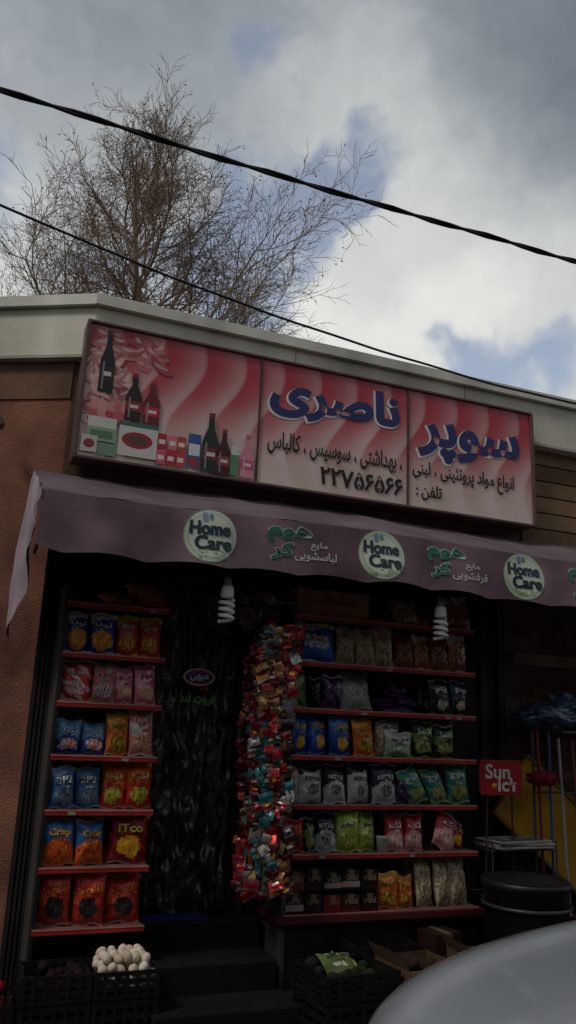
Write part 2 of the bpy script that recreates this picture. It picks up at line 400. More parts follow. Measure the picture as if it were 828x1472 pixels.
def flat(pts,col,dd): m.add([sfn(x,z,dd) for x,z in pts],[tuple(range(len(pts)))],col)
def rect(x0,x1,z0,z1,col,dd): flat([(x0,z0),(x1,z0),(x1,z1),(x0,z1)],col,dd)
def bottle(x,z,w_,h_,col,lab,dd):
    h=w_/2
    flat([(x-h,z),(x+h,z),(x+h,z+h_*.50),(x+h*.8,z+h_*.60),(x+h*.38,z+h_*.76),(x+h*.3,z+h_),(x-h*.3,z+h_),(x-h*.38,z+h_*.76),(x-h*.8,z+h_*.60),(x-h,z+h_*.50)],col,dd)
    rect(x-h*.95,x+h*.95,z+h_*.2,z+h_*.42,lab,dd+.001);rect(x-h*.6,x+h*.6,z+h_*.27,z+h_*.34,mixc(lab,(.9,.9,.9),.7),dd+.0012)
    rect(x-h*.36,x+h*.36,z+h_*.94,z+h_*1.03,lab,dd+.0012)
    rect(x-h*.6,x-h*.4,z+h_*.05,z+h_*.5,mixc(col,(1,1,1),.25),dd+.0014)
for i in range(84):
    x=rnd.uniform(.55,1.0) if i<40 else rnd.uniform(.55,.80);z=rnd.uniform(3.66,4.02) if i<40 else rnd.uniform(3.40,3.86)
    if x>.85 and z<3.8: z+=.15
    an=rnd.uniform(-1.2,1.2);l=rnd.uniform(.05,.11);r=rnd.uniform(.022,.036);c=mixc(hx(224,176,164),hx(150,56,64),rnd.random())
    if x>.84: c=mixc(c,hx(190,70,80),.55)
    pts=[]
    for q in range(14):
        t_=2*math.pi*q/14;px=l*math.cos(t_);pz=r*math.sin(t_)+.25*px*px/l
        pts.append((max(X0+.012,x+px*math.cos(an)-pz*math.sin(an)),min(Z1-.01,z+px*math.sin(an)+pz*math.cos(an))))
    flat(pts,c,.0005+.00006*i)
    flat([(x+(p0-x)*.6,min(Z1-.01,z+.006+(p1-z)*.35)) for p0,p1 in pts],mixc(c,(1,.9,.9),.3),.0005+.00006*i+.00003)
for i in range(10):
    ell(m,.6+.05*(i%5)+.01,3.46+.05*(i//5),.04,.035,mixc(hx(190,60,70),hx(225,160,150),rnd.random()),sfn,.0058+.0001*i,14)
bottle(.655,3.60,.095,.42,hx(26,18,22),hx(60,30,30),.007)
bottle(.845,3.44,.105,.32,hx(44,18,20),hx(150,35,40),.0085);bottle(.965,3.43,.11,.30,hx(110,22,30),hx(190,40,44),.009)
rect(.57,.75,3.27,3.43,hx(150,175,140),.010);rect(.57,.75,3.36,3.43,hx(215,215,205),.0105);rect(.59,.73,3.29,3.34,hx(90,130,90),.011)
rect(.54,.64,3.19,3.30,hx(200,196,186),.0113);ell(m,.59,3.245,.035,.03,hx(150,50,60),sfn,.0116,16);rect(.65,.76,3.18,3.26,hx(120,150,120),.0113)
rect(.77,1.02,3.20,3.43,hx(215,210,205),.0118);ell(m,.89,3.31,.10,.055,hx(170,40,44),sfn,.0121);ell(m,.89,3.31,.07,.033,hx(90,70,50),sfn,.0124);rect(.77,1.02,3.40,3.43,hx(60,110,100),.0121)
for i,(x,c) in enumerate([(1.05,(210,90,110)),(1.115,(190,40,50)),(1.18,(200,60,70)),(1.12,(220,120,130)),(1.05,(180,40,54)),(1.18,(190,70,60))]):
    z=3.18+(i//3)*.105
    rect(x-.029,x+.029,z,z+.10,hx(*c),.0128+i*.0004);rect(x-.02,x+.02,z+.03,z+.06,hx(235,220,215),.0130+i*.0004)
rect(1.225,1.31,3.19,3.42,hx(60,90,150),.0155);rect(1.23,1.305,3.27,3.35,hx(225,225,225),.016);rect(1.235,1.30,3.2,3.25,hx(180,50,50),.016)
bottle(1.375,3.175,.115,.40,hx(34,48,40),hx(120,40,40),.0165);bottle(1.47,3.17,.095,.31,hx(70,24,30),hx(150,60,60),.0175)
rect(1.52,1.57,3.18,3.34,hx(90,150,100),.0185);rect(1.52,1.57,3.32,3.38,hx(220,220,215),.019);bottle(1.635,3.175,.095,.29,hx(224,140,160),hx(200,90,130),.0195)
m.build('sign_artwork',M_print,S)
# ---------------------------------------------------------------- awning
A_=empty('awning')
AX0,AX1=.30,6.3
def vfn(x,z,dd=0):
    k=(2.74-z)/.3
    y=-.90-.016*k*math.sin(x*5.1+1)-.014*k*math.sin(x*11.3)+.012*noise.noise((x*3,z*5,1))-.02*k
    return Vector((x,y-dd,z-.012*math.sin(x*2.1)))
MAU=hx(144,114,128)
m=MB();nx=240;rows=8;vs=[]
def zb(x): return 2.425+.022*abs(math.sin(x*math.pi/.44))-.01
for j in range(rows+1):
    for i in range(nx+1):
        x=AX0+(AX1-AX0)*i/nx; z=2.74+(zb(x)-2.74)*j/rows; vs.append(vfn(x,z))
fs=[(j*(nx+1)+i,(j+1)*(nx+1)+i,(j+1)*(nx+1)+i+1,j*(nx+1)+i+1) for j in range(rows) for i in range(nx)]
m.add(vs,fs,[mixc(MAU,hx(112,92,96),max(0,min(1,.5+.8*noise.noise((i%nx*.11,i//nx*.2,4))))) for i in range(len(fs))])
vs=[]
for j in range(9):
    t_=j/8
    for i in range(nx+1):
        x=AX0+(AX1-AX0)*i/nx; q=vfn(x,2.74); y=q.y+(-.08-q.y)*t_; z=q.z+(3.07-2.74)*t_-.03*math.sin(t_*math.pi)*(.6+.4*math.sin(x*6.28/.9))+.012*noise.noise((x*5,t_*3,2))
        vs.append((x,y,z))
fs=[(j*(nx+1)+i,j*(nx+1)+i+1,(j+1)*(nx+1)+i+1,(j+1)*(nx+1)+i) for j in range(8) for i in range(nx)]
m.add(vs,fs,hx(108,94,100))
m.build('canopy_cloth',M_cloth,A_,smooth=True)
m=MB();vs=[];n1,n2_=14,14
for j in range(n2_+1):
    t_=j/n2_
    for i in range(n1+1):
        s_=i/n1
        y=-.91+.83*s_; top=2.735+.33*s_; bot=2.45-.45*s_-.03*math.sin(s_*math.pi)
        z=top+(bot-top)*t_
        x=AX0-.005-.025*t_*math.sin(s_*9+1)-.05*math.sin(t_*2.4)*s_+.018*noise.noise((s_*5,t_*5,7))
        vs.append((x,y,z))
fs=[(j*(n1+1)+i,j*(n1+1)+i+1,(j+1)*(n1+1)+i+1,(j+1)*(n1+1)+i) for j in range(n2_) for i in range(n1)]
m.add(vs,fs,hx(168,152,160));m.build('side_drape',M_cloth,A_,smooth=True)
m=MB()
for x in (.36,2.2,4.1,6.2):
    m.tube([(x,-.02,2.55),(x,-.86,2.70)],.012,8,hx(90,88,86));m.tube([(x,-.02,3.03),(x,-.86,2.70)],.010,8,hx(90,88,86))
m.tube([(AX0+.02,-.875,2.71),(AX1-.02,-.875,2.71)],.014,8,hx(90,88,86))
m.build('awning_frame',M_paint,A_)
m=MB()
CRM=hx(206,210,188);GRN=hx(36,116,90)
def ring(cx,cz,r):
    n=36
    for rr,c_,dd in((r,hx(150,165,140),.003),(r*.95,CRM,.0045),(r*.88,hx(170,194,168),.006),(r*.80,CRM,.0075)):
        K=5;vs=[vfn(cx,cz,dd)];fs=[]
        for k_ in range(1,K+1):
            for q in range(n): vs.append(vfn(cx+rr*k_/K*math.cos(2*math.pi*q/n),cz+rr*k_/K*math.sin(2*math.pi*q/n),dd))
        for q in range(n): fs.append((0,1+q,1+(q+1)%n))
        for k_ in range(K-1):
            for q in range(n): fs.append((1+k_*n+q,1+(k_+1)*n+q,1+(k_+1)*n+(q+1)%n,1+k_*n+(q+1)%n))
        m.add(vs,fs,c_)
    for k_ in range(14):
        x=cx+rnd.uniform(-.08,.08);z=cz-r*.68+rnd.uniform(-.02,.02);ell(m,x,z,.009,.005,mixc(hx(110,160,130),hx(190,190,120),rnd.random()),vfn,.009+.0001*k_,8)
    for ddx in (-.0022,.0022):
        put_text(m,'Home',cx-.005+ddx,cz+.042,r*1.5,.080,vfn,hx(26,50,66),.024,d0=.0105+(.0013 if ddx>0 else 0))
        put_text(m,'Care',cx+.015+ddx,cz-.042,r*1.35,.080,vfn,hx(26,50,66),.024,d0=.0105+(.0013 if ddx>0 else 0))
    ell(m,cx-.035,cz+.105,.018,.03,hx(130,140,170),vfn,.0100,10);ell(m,cx+.0,cz+.11,.012,.02,hx(90,130,150),vfn,.0102,10)
for cx in (1.22,2.30,3.35,4.45,5.5): ring(cx,2.595,.155)
def brand(x,sub_):
    for b_,c_,dd in((.075,hx(205,212,200),.003),(.04,GRN,.006)):
        put_text(m,'هوم',x,2.655,.28,.105,vfn,c_,b_,d0=dd,ref=.04)
        put_text(m,'کر',x-.045,2.555,.14,.105,vfn,c_,b_,d0=dd+.001,ref=.04)
    put_text(m,'مایع',x+.19,2.60,.11,.055,vfn,hx(205,205,196),.012,d0=.004)
    put_text(m,sub_,x+.17,2.535,.27,.065,vfn,hx(205,205,196),.012,d0=.004)
brand(1.70,'لباسشویی');brand(2.76,'قرفشویی');brand(3.85,'لباسشویی');brand(4.95,'لباسشویی')
m.build('awning_print',M_print,A_)
# ---------------------------------------------------------------- cfl bulbs
def cfl(name,x,y,ztop):
    e=empty(name,(x,y,ztop));e.scale=(1.15,1.15,1.12);m=MB()
    m.tube([(0,0,.28),(0.01,0,.15),(0,0,0)],.004,6,hx(40,40,40))
    m.lathe([(.0,.02),(.018,.015),(.02,-.03),(.02,-.03)],(0,0,0),14,hx(150,148,142))
    m.lathe([(.0,-.028),(.026,-.03),(.030,-.04),(.034,-.085),(.028,-.092),(0,-.092)],(0,0,0),16,hx(245,245,240))
    m.build('lamp_base',M_bulb,e,smooth=True)
    m=MB();pts=[]
    for i in range(110):
        t_=i/109;an=t_*math.pi*7;r=.033
        pts.append((r*math.cos(an),r*math.sin(an),-.10-.115*t_))
    m.tube(pts,.0098,7,hx(250,248,242));m.build('spiral_tube',M_bulb,e,smooth=True)
cfl('cfl_bulb',1.39,-.76,2.38);cfl('cfl_bulb',2.81,-.76,2.39)
# ---------------------------------------------------------------- racks
RED=hx(176,42,38)
def rack(name,x0,x1,zs,base):
    e=empty(name);m=MB()
    m.box(x0-.02,x0+.01,-.34,.0-.01,base,2.33,hx(70,66,62));m.box(x1-.01,x1+.02,-.05,-.01,base,2.33,hx(70,66,62))
    m.box(x0,x1,-.03,-.012,base,2.3,hx(42,38,36))
    m.build('uprights_and_back',M_paint,e)
    m=MB()
    for z in zs:
        m.box(x0,x1,-.345,-.031,z-.02,z,hx(120,112,106));m.box(x0-.005,x1+.005,-.352,-.346,z-.028,z+.004,RED)
        m.box(x0-.005,x1+.005,-.3545,-.3523,z-.006,z+.002,hx(200,136,126))
        x=x0+.03
        while x<x1-.08:
            if rnd.random()<.12: m.box(x,x+.04,-.357,-.3547,z-.026,z-.009,hx(170,160,145))
            x+=.09
    m.build('shelves',M_paint,e)
    return e
LZ=[2.23,1.94,1.665,1.375,1.085,.79,.485];RZ=[2.28,1.985,1.695,1.41,1.12,.835,.5]
r1=rack('snack_rack',.56,1.15,LZ,.1)
m=MB();m.box(.55,.565,-.35,-.01,.1,2.25,hx(26,24,23));m.build('rack_side_panel',M_paint,r1)
r2=rack('shelving_unit',1.99,3.34,RZ,.1)
m=MB();m.box(1.93,3.36,-.40,-.36,.462,.497,hx(84,34,32));m.box(1.93,1.97,-.36,-.02,.462,.497,hx(84,34,32));m.box(1.97,3.34,-.355,-.03,.44,.475,hx(90,60,55));m.box(1.99,3.34,-.33,-.30,.11,.44,(.012,.011,.01));m.build('base_deck',M_paint,r2)
# ---------------------------------------------------------------- bags
def bag(x,z,w_,h_,st_,y=-.29,t=.085,rz=None,lean=None,mat=None,name='snack_bag',roll=0):
    seed=rnd.random()*50;nu,nv=16,22;mb=MB()
    def surf(u,v,side,dd=0):
        av=abs(v)
        bl=(max(0,1-abs(u)**2.6)**.62)*(max(0,1-(av/.88)**3.2)**.62 if av<.88 else 0)
        wr=noise.noise((u*2.6+seed,v*2.6,side*3))*.28+noise.noise((u*7+seed,v*5,side*5))*.14
        ed=.14*math.sin(u*19+seed)*max(0,(av-.4))*(1 if av<.88 else .3)
        yy=t/2*max(0,bl*(1+wr)+ed*(.5 if bl>0 else .2))+.0015
        xx=u*w_/2*(1-.09*(1-v**4)+.014*math.sin(v*14+seed))
        zz=(v*.5+.5)*h_+.008*math.sin(u*4+seed)*v
        return Vector((xx,-side*(yy+dd),zz))
    def colr(u,v,side):
        b=st_['b']
        nzv=noise.noise((u*2+seed,v*2,8))
        if abs(v)>.9: return mixc(st_.get('c',b),(.5,.5,.5),.25)
        if side<0: return b
        k_=st_.get('k',0)
        if 'f' in st_:
            fx,fz,rx,rz_=st_.get('fe',(0,-.42,.72,.36))
            q=((u-fx)/rx)**2+((v-fz)/rz_)**2+.35*noise.noise((u*4+seed,v*4,3))
            if q<1:
                s_=noise.noise((u*7+seed,v*8,1))
                return mixc(st_['f'],st_.get('g',(.6,.4,.1)),max(0,min(1,.5+1.3*s_)))
        if k_==1 and v>.62+.15*u: return st_['c']
        if k_==2 and abs(v-.25-.2*math.sin(u*2.5))<.22: return st_['c']
        if k_==3 and (u*.5+v*.8)%.55<.16: return st_['c']
        if k_==4 and v<-.1+.25*math.cos(u*2): return st_['c']
        return mixc(b,mixc(b,(0,0,0),.5),max(0,nzv))
    for side in (1,-1):
        vs=[surf(-1+2*i/nu,-1+2*j/nv,side) for j in range(nv+1) for i in range(nu+1)]
        fs=[];cs=[]
        for j in range(nv):
            for i in range(nu):
                k_=j*(nu+1)+i;f_=(k_,k_+1,k_+nu+2,k_+nu+1);fs.append(f_ if side>0 else f_[::-1]);cs.append(colr(-1+2*(i+.5)/nu,-1+2*(j+.5)/nv,side))
        mb.add(vs,fs,cs)
    if st_.get('t'):
        tv=st_.get('tv',.38);tw=st_.get('tw',1.35);th=st_.get('th',.34)
        def tf(a_,b_,dd): return surf(max(-1,min(1,a_)),max(-1,min(1,b_)),1,dd)
        if 'o' in st_: put_text(mb,st_['t'],0,tv,tw,th,tf,st_['o'],.09,res=2,d0=.003,ref=.03)
        put_text(mb,st_['t'],0,tv,tw,th,tf,st_['tc'],.03,res=2,d0=.0055)
        if rnd.random()<.6: put_text(mb,rnd.choice(['چیپس','new','پاپ','snack']),.1,tv-.34,.6,.12,tf,st_['tc'],.02,res=2,d0=.005)
    ob=mb.build(name,mat or M_foil,smooth=True)
    ob.location=(x,y,z+.001)
    ob.rotation_euler=(-(lean if lean is not None else rnd.uniform(.02,.24)),roll+rnd.uniform(-.05,.05),rz if rz is not None else rnd.uniform(-.32,.32))
    return ob
W_=hx(230,226,220);Y_=hx(235,190,50);O_=hx(230,110,36);Rd=hx(200,36,36);Bl=hx(30,80,170);Pk=hx(226,110,140);Gr=hx(70,130,60);K_=hx(22,20,24)
ST={
'blue':dict(b=hx(40,76,170),c=hx(226,228,230),k=1,f=O_,g=Y_,fe=(0,-.35,.85,.5),t='لینا',tc=W_,o=hx(20,30,90)),
'redor':dict(b=hx(216,60,30),c=hx(240,190,60),k=1,f=Y_,g=hx(160,40,20),t='چیتوز',tc=W_,o=hx(140,20,20)),
'redpink':dict(b=hx(214,50,56),c=hx(240,200,190),k=3,f=W_,g=Pk,t='رینگ',tc=W_,o=Rd),
'pinkmulti':dict(b=hx(220,120,140),c=hx(120,140,70),k=3,f=W_,g=hx(150,60,80),t='پاپ',tc=Rd,o=W_),
'pink':dict(b=hx(236,120,150),c=hx(250,190,200),k=2,f=hx(230,150,80),g=hx(240,220,200),t='مینو',tc=Rd,o=W_),
'wblue':dict(b=hx(120,170,210),c=hx(30,70,150),k=4,f=Rd,g=W_,t='شور',tc=W_,o=hx(20,50,120)),
'orange':dict(b=hx(230,112,40),c=hx(240,170,60),k=1,f=hx(90,60,30),g=Y_,t='مزمز',tc=hx(60,80,40),o=Y_),
'pinkw':dict(b=hx(238,150,136),c=W_,k=2,f=hx(230,90,80),g=hx(250,220,180),t='کوپا',tc=Rd,o=W_),
'b2p2':dict(b=hx(76,120,172),c=hx(110,150,190),k=1,f=hx(140,150,160),g=hx(60,80,120),t='2P2',tc=W_,o=hx(20,40,80)),
'orred':dict(b=hx(236,100,30),c=hx(200,40,30),k=4,f=Y_,g=hx(80,130,60),t='لینا',tc=Y_,o=hx(150,20,20)),
'blor':dict(b=hx(60,120,180),c=hx(230,100,36),k=4,f=hx(240,130,40),g=Rd,fe=(0,-.3,.85,.5),t='Crisp',tc=Y_,o=hx(160,30,30)),
'darkred':dict(b=hx(130,24,30),c=hx(180,30,40),k=3,f=Y_,g=hx(240,140,30),fe=(0,-.3,.62,.42),t='iTco',tc=Y_,o=hx(40,10,10)),
'redblk':dict(b=hx(186,44,34),c=hx(215,86,46),k=2,f=K_,g=hx(60,50,50),fe=(.1,-.3,.6,.4),t='لوپ',tc=hx(240,120,50),o=hx(110,10,14)),
'bluew':dict(b=hx(44,96,180),c=W_,k=1,f=W_,g=hx(90,150,210),fe=(0,-.1,.8,.3),t='Max',tc=W_,o=hx(170,30,40),tv=.2),
'clear':dict(b=hx(206,188,160),c=hx(150,120,90),k=0,f=hx(222,198,158),g=hx(130,100,66),fe=(0,-.1,.95,.9)),
'clearbr':dict(b=hx(150,96,60),c=hx(120,80,60),k=0,f=hx(180,106,64),g=hx(90,50,32),fe=(0,-.1,.95,.9)),
'clearor':dict(b=hx(190,110,70),c=W_,k=1,f=hx(206,114,60),g=hx(110,60,40),fe=(0,-.3,.9,.6)),
'green':dict(b=hx(80,130,60),c=hx(180,200,90),k=2,t='چای',tc=W_),
'purple':dict(b=hx(60,34,70),c=hx(110,60,120),k=3,t='نان',tc=hx(200,190,200)),
'black':dict(b=K_,c=hx(60,60,60),k=1,t='کافی',tc=hx(170,160,150)),
'pop':dict(b=hx(24,26,28),c=hx(30,34,36),k=0,f=hx(90,150,50),g=hx(200,200,180),fe=(0,-.45,.6,.3),t='pop',tc=W_),
'popt':dict(b=hx(20,60,70),c=hx(30,34,36),k=4,f=hx(200,200,180),g=hx(200,160,60),fe=(0,-.45,.6,.3),t='pop',tc=W_),
'chipsb':dict(b=hx(54,120,200),c=hx(30,80,170),k=4,f=Y_,g=hx(220,160,60),fe=(.1,-.4,.55,.3),t='چیپس',tc=Y_,o=hx(20,50,120)),
'white':dict(b=hx(214,210,200),c=hx(170,190,160),k=4,f=hx(120,150,90),g=W_,fe=(0,-.35,.5,.2),t='قارچ',tc=hx(60,90,50)),
'kgreen':dict(b=hx(36,46,32),c=hx(120,150,70),k=2,f=hx(200,190,120),g=hx(90,110,50),t='سبز',tc=W_),
'kettle':dict(b=hx(212,210,204),c=hx(40,44,50),k=1,f=hx(60,62,64),g=hx(170,170,160),fe=(0,-.35,.5,.28),t='KETTLE',tc=hx(30,32,38),tv=.28,th=.2),
'kettleb':dict(b=hx(36,46,70),c=hx(200,200,196),k=4,f=hx(40,44,60),g=hx(170,170,160),fe=(0,-.35,.5,.28),t='KETTLE',tc=W_,tv=.3,th=.2),
'teal':dict(b=hx(40,130,130),c=hx(130,180,90),k=3,f=hx(200,180,90),g=hx(60,110,70),t='موج',tc=W_),
'lime':dict(b=hx(160,190,60),c=hx(220,220,120),k=2,f=hx(230,210,120),g=hx(90,130,50),t='لیمو',tc=hx(50,90,40),o=W_),
'rosep':dict(b=hx(190,50,60),c=hx(230,150,150),k=4,f=W_,g=hx(220,120,60),t='تک',tc=W_),
}
def row(z,items,y=-.285,back=True):
    for it in items:
        x0,x1,h_,s_=it[:4]
        mt=M_clear if s_ in('clear','clearbr','clearor') else None
        bag((x0+x1)/2,z,(x1-x0)*1.06,h_*rnd.uniform(.93,1.04),ST[s_],y=y+rnd.uniform(-.02,.02),mat=mt)
        if back and rnd.random()<.75: bag((x0+x1)/2+rnd.uniform(-.02,.02),z,(x1-x0),h_*rnd.uniform(.95,1.05),dict(ST[s_],t=None),y=y+.13,mat=mt)
row(1.94,[(.565,.71,.25,'blue'),(.71,.86,.25,'blue'),(.87,1.0,.25,'redor'),(1.0,1.13,.245,'redor')])
row(1.665,[(.565,.745,.235,'redpink'),(.745,.88,.23,'pinkmulti'),(.88,1.0,.225,'pink'),(1.0,1.13,.23,'pink')])
row(1.375,[(.565,.715,.19,'wblue'),(.72,.86,.19,'wblue'),(.86,.99,.235,'orange'),(.99,1.145,.27,'pinkw')])
row(1.085,[(.575,.715,.235,'b2p2'),(.72,.86,.235,'b2p2'),(.86,1.0,.265,'orred'),(1.0,1.15,.27,'orred')])
row(.79,[(.57,.745,.25,'blor'),(.745,.91,.25,'blor'),(.93,1.145,.28,'darkred')])
row(.485,[(.575,.75,.27,'redblk'),(.755,.93,.27,'redblk'),(.94,1.13,.26,'redblk')])
bag(.90,2.235,.2,.24,ST['orange'],lean=1.25,y=-.3,t=.08,rz=.3);bag(1.06,2.235,.2,.24,ST['redor'],lean=1.15,y=-.3,t=.11,rz=-.3);bag(1.02,2.30,.18,.22,ST['orange'],lean=1.1,y=-.25,t=.08,rz=.1);bag(1.07,2.25,.13,.17,ST['orred'],lean=.4,y=-.2,t=.09,rz=.1)
row(1.985,[(2.04,2.29,.265,'bluew'),(2.31,2.45,.26,'clear'),(2.45,2.59,.255,'clear'),(2.59,2.73,.26,'clear'),(2.74,2.89,.24,'clearbr'),(2.89,3.02,.25,'clearor'),(3.02,3.16,.25,'clearbr'),(3.16,3.32,.27,'clearor')])
row(1.695,[(1.99,2.12,.24,'green'),(2.12,2.2,.2,'black'),(2.2,2.35,.22,'purple'),(3.0,3.17,.25,'pop'),(3.18,3.32,.25,'popt')])
row(1.41,[(2.0,2.13,.24,'chipsb'),(2.13,2.27,.25,'chipsb'),(2.27,2.42,.25,'chipsb'),(2.44,2.6,.25,'orange'),(2.61,2.68,.2,'clear'),(2.88,3.03,.23,'kgreen'),(3.04,3.2,.23,'kgreen')])
row(1.12,[(1.99,2.07,.22,'clear'),(2.07,2.25,.245,'kettle'),(2.25,2.4,.24,'kettleb'),(2.41,2.58,.245,'kettle'),(2.59,2.77,.24,'kettleb'),(2.77,2.86,.2,'purple')])
row(.835,[(1.98,2.12,.2,'redblk'),(2.12,2.2,.2,'kgreen'),(2.2,2.34,.23,'kettleb'),(2.34,2.49,.25,'lime'),(2.49,2.63,.24,'lime'),(2.68,2.81,.24,'rosep'),(2.82,2.95,.22,'rosep')])
row(.5,[(2.62,2.78,.22,'orange'),(2.78,2.9,.19,'orange'),(2.92,3.05,.30,'clear'),(3.05,3.17,.28,'clear'),(3.17,3.32,.3,'clear')],y=-.28)
bag(2.77,1.41,.22,.16,ST['white'],rz=.05);bag(2.72,1.5,.2,.14,ST['white'],y=-.24,rz=.1)
bag(2.76,1.70,.24,.2,ST['purple'],lean=1.2,y=-.33,t=.05);bag(2.86,1.75,.22,.2,ST['purple'],lean=1.1,y=-.31,t=.05,rz=.4);bag(2.85,1.70,.16,.2,ST['purple'],y=-.15)
bag(2.51,1.70,.26,.25,dict(ST['clear'],b=hx(190,190,186),f=hx(150,150,150),g=hx(200,198,190)),mat=M_clear,y=-.2)
bag(2.94,1.125,.16,.24,ST['teal'],roll=-.5,rz=.1);bag(3.1,1.125,.15,.24,ST['teal'],roll=-.35);bag(3.24,1.125,.16,.25,ST['teal'],roll=-.1);bag(3.0,1.14,.15,.2,ST['lime'],y=-.2,roll=.3)
bag(3.1,.84,.22,.24,ST['rosep'],roll=.45,y=-.3);bag(3.22,.84,.16,.16,ST['darkred'],roll=.2,y=-.25)
bag(2.62,2.285,.2,.2,ST['clearbr'],lean=1.1,mat=M_clear,y=-.3);bag(2.84,2.285,.2,.2,ST['clear'],lean=.5,mat=M_clear);bag(2.98,2.285,.15,.15,ST['clearor'],lean=.9,mat=M_clear)
bag(3.18,2.285,.13,.22,ST['clearor'],lean=.2,mat=M_clear);bag(3.29,2.285,.12,.24,ST['clearor'],lean=.2,mat=M_clear)
def boxobj(name,x0,x1,y0,y1,z0,z1,col,mat=M_card,rot=0,txt=None,tc_=W_,stripe=None):
    cx,cy=(x0+x1)/2,(y0+y1)/2;m=MB();hx_,hy=(x1-x0)/2,(y1-y0)/2;h_=z1-z0
    m.box(-hx_,hx_,-hy,hy,0,h_,col)
    if stripe: m.box(-hx_-.001,hx_+.001,-hy-.0012,hy+.001,h_*.15,h_*.45,stripe)
    m.box(-.02,.02,-hy-.002,hy,h_*.999,h_+.0015,mixc(col,(.6,.5,.3),.2))
    m.box(-.02,.02,-hy-.002,-hy-.0002,h_*.55,h_,mixc(col,(.6,.5,.3),.2))
    if txt: put_text(m,txt,0,h_*.65,hx_*1.4,h_*.35,lambda a_,b_,dd:Vector((a_,-hy-dd-.002,b_)),tc_,.03,res=2)
    o=m.build(name,mat,bevel=.002);o.location=(cx,cy,z0);o.rotation_euler=(0,0,rot);return o
boxobj('cardboard_box',2.0,2.52,-.33,-.06,2.287,2.455,hx(160,114,84),txt='شکلات',tc_=hx(120,80,60))
for i in range(5):
    for j in range(2):
        x=2.0+i*.125;c=rnd.choice([hx(110,24,26),hx(40,20,20),hx(30,24,24),hx(70,30,28)])
        boxobj('product_box',x,x+.115,-.34,-.16,.501+j*.125,.501+j*.125+rnd.uniform(.09,.12),c,M_plas,rnd.uniform(-.05,.05),rnd.choice(['تک','Gold','چای','red']),tc_=hx(130,110,90),stripe=rnd.choice([None,hx(110,40,34),hx(150,140,130)]))
m=MB();m.lathe([(0,0),(.03,0),(.04,.09),(.042,.092),(.036,.085),(.028,.01)],(0,0,0),18,W_);o=m.build('paper_cup',M_plas,smooth=True);o.location=(2.655,-.31,.836)
# ---------------------------------------------------------------- hanging snack strips
m=MB();pal=[hx(190,24,32),hx(200,34,36),hx(170,20,32),hx(140,20,30),hx(120,16,26),hx(190,40,40),hx(214,170,100),hx(196,130,70),hx(50,120,130),hx(180,176,176),hx(110,60,50),hx(180,70,44),hx(60,40,44),hx(200,180,160)]
def packet(p,w_,h_,rotm,c1,c2):
    vs=[];n=4
    ph=rnd.random()*9
    for side in(1,-1):
        for j in range(n+1):
            for i in range(n+1):
                u=-1+2*i/n;v=-1+2*j/n
                ins=1 if abs(u)<1 and abs(v)<1 else 0
                b=.006*ins+.005*math.sin(u*5+ph)+.004*math.sin(v*8+ph)*ins+rnd.uniform(-.002,.002)*ins
                vs.append(p+rotm@Vector((u*w_/2,-side*(b if ins else .001)+(.006*math.sin(u*4+ph)),v*h_/2)))
    fs=[];cs=[];o_=(n+1)**2
    for s_ in(0,1):
        for j in range(n):
            for i in range(n):
                k_=s_*o_+j*(n+1)+i;f_=(k_,k_+1,k_+n+2,k_+n+1);fs.append(f_ if s_==0 else f_[::-1])
                cs.append(c2 if (j==2 and i in(1,2)) else mixc(c1,(.4,.4,.4),.25) if j in(0,n-1) else c1)
    m.add(vs,fs,cs)
for s_ in range(30):
    x=1.94-.20*(s_%10)/9-rnd.uniform(0,.02);y=-.52+.10*(s_//10)+rnd.uniform(-.03,.03)
    z=2.27-rnd.uniform(0,.14)-.04*((s_+4)%10)*(1 if s_%10>4 else .3)
    end=.60+rnd.uniform(0,.22)
    grp=rnd.choice(pal)
    while z>end:
        if rnd.random()<.10: grp=rnd.choice(pal)
        c1=rnd.choice(pal) if rnd.random()<.25 else grp
        c2=rnd.choice([hx(210,205,196),Y_,c1,c1,c1,c1])
        fr_=(2.26-z)/1.6
        swell=.05*math.sin(min(1,fr_*1.3)*math.pi)
        packet(Vector((x-swell-.05*fr_+rnd.uniform(-.015,.015)+.02,y+rnd.uniform(-.02,.02),z)),rnd.uniform(.06,.09),rnd.uniform(.045,.065),Euler((rnd.uniform(-.4,.4),rnd.uniform(-.5,.3),rnd.uniform(-1.0,.5))).to_matrix(),c1,c2)
        z-=rnd.uniform(.040,.055)
m.tube([(1.70,-.52,2.32),(1.95,-.52,2.32),(1.95,-.2,2.32)],.006,6,(.2,.2,.2))
m.build('hanging_snack_strips',M_shiny,smooth=True)
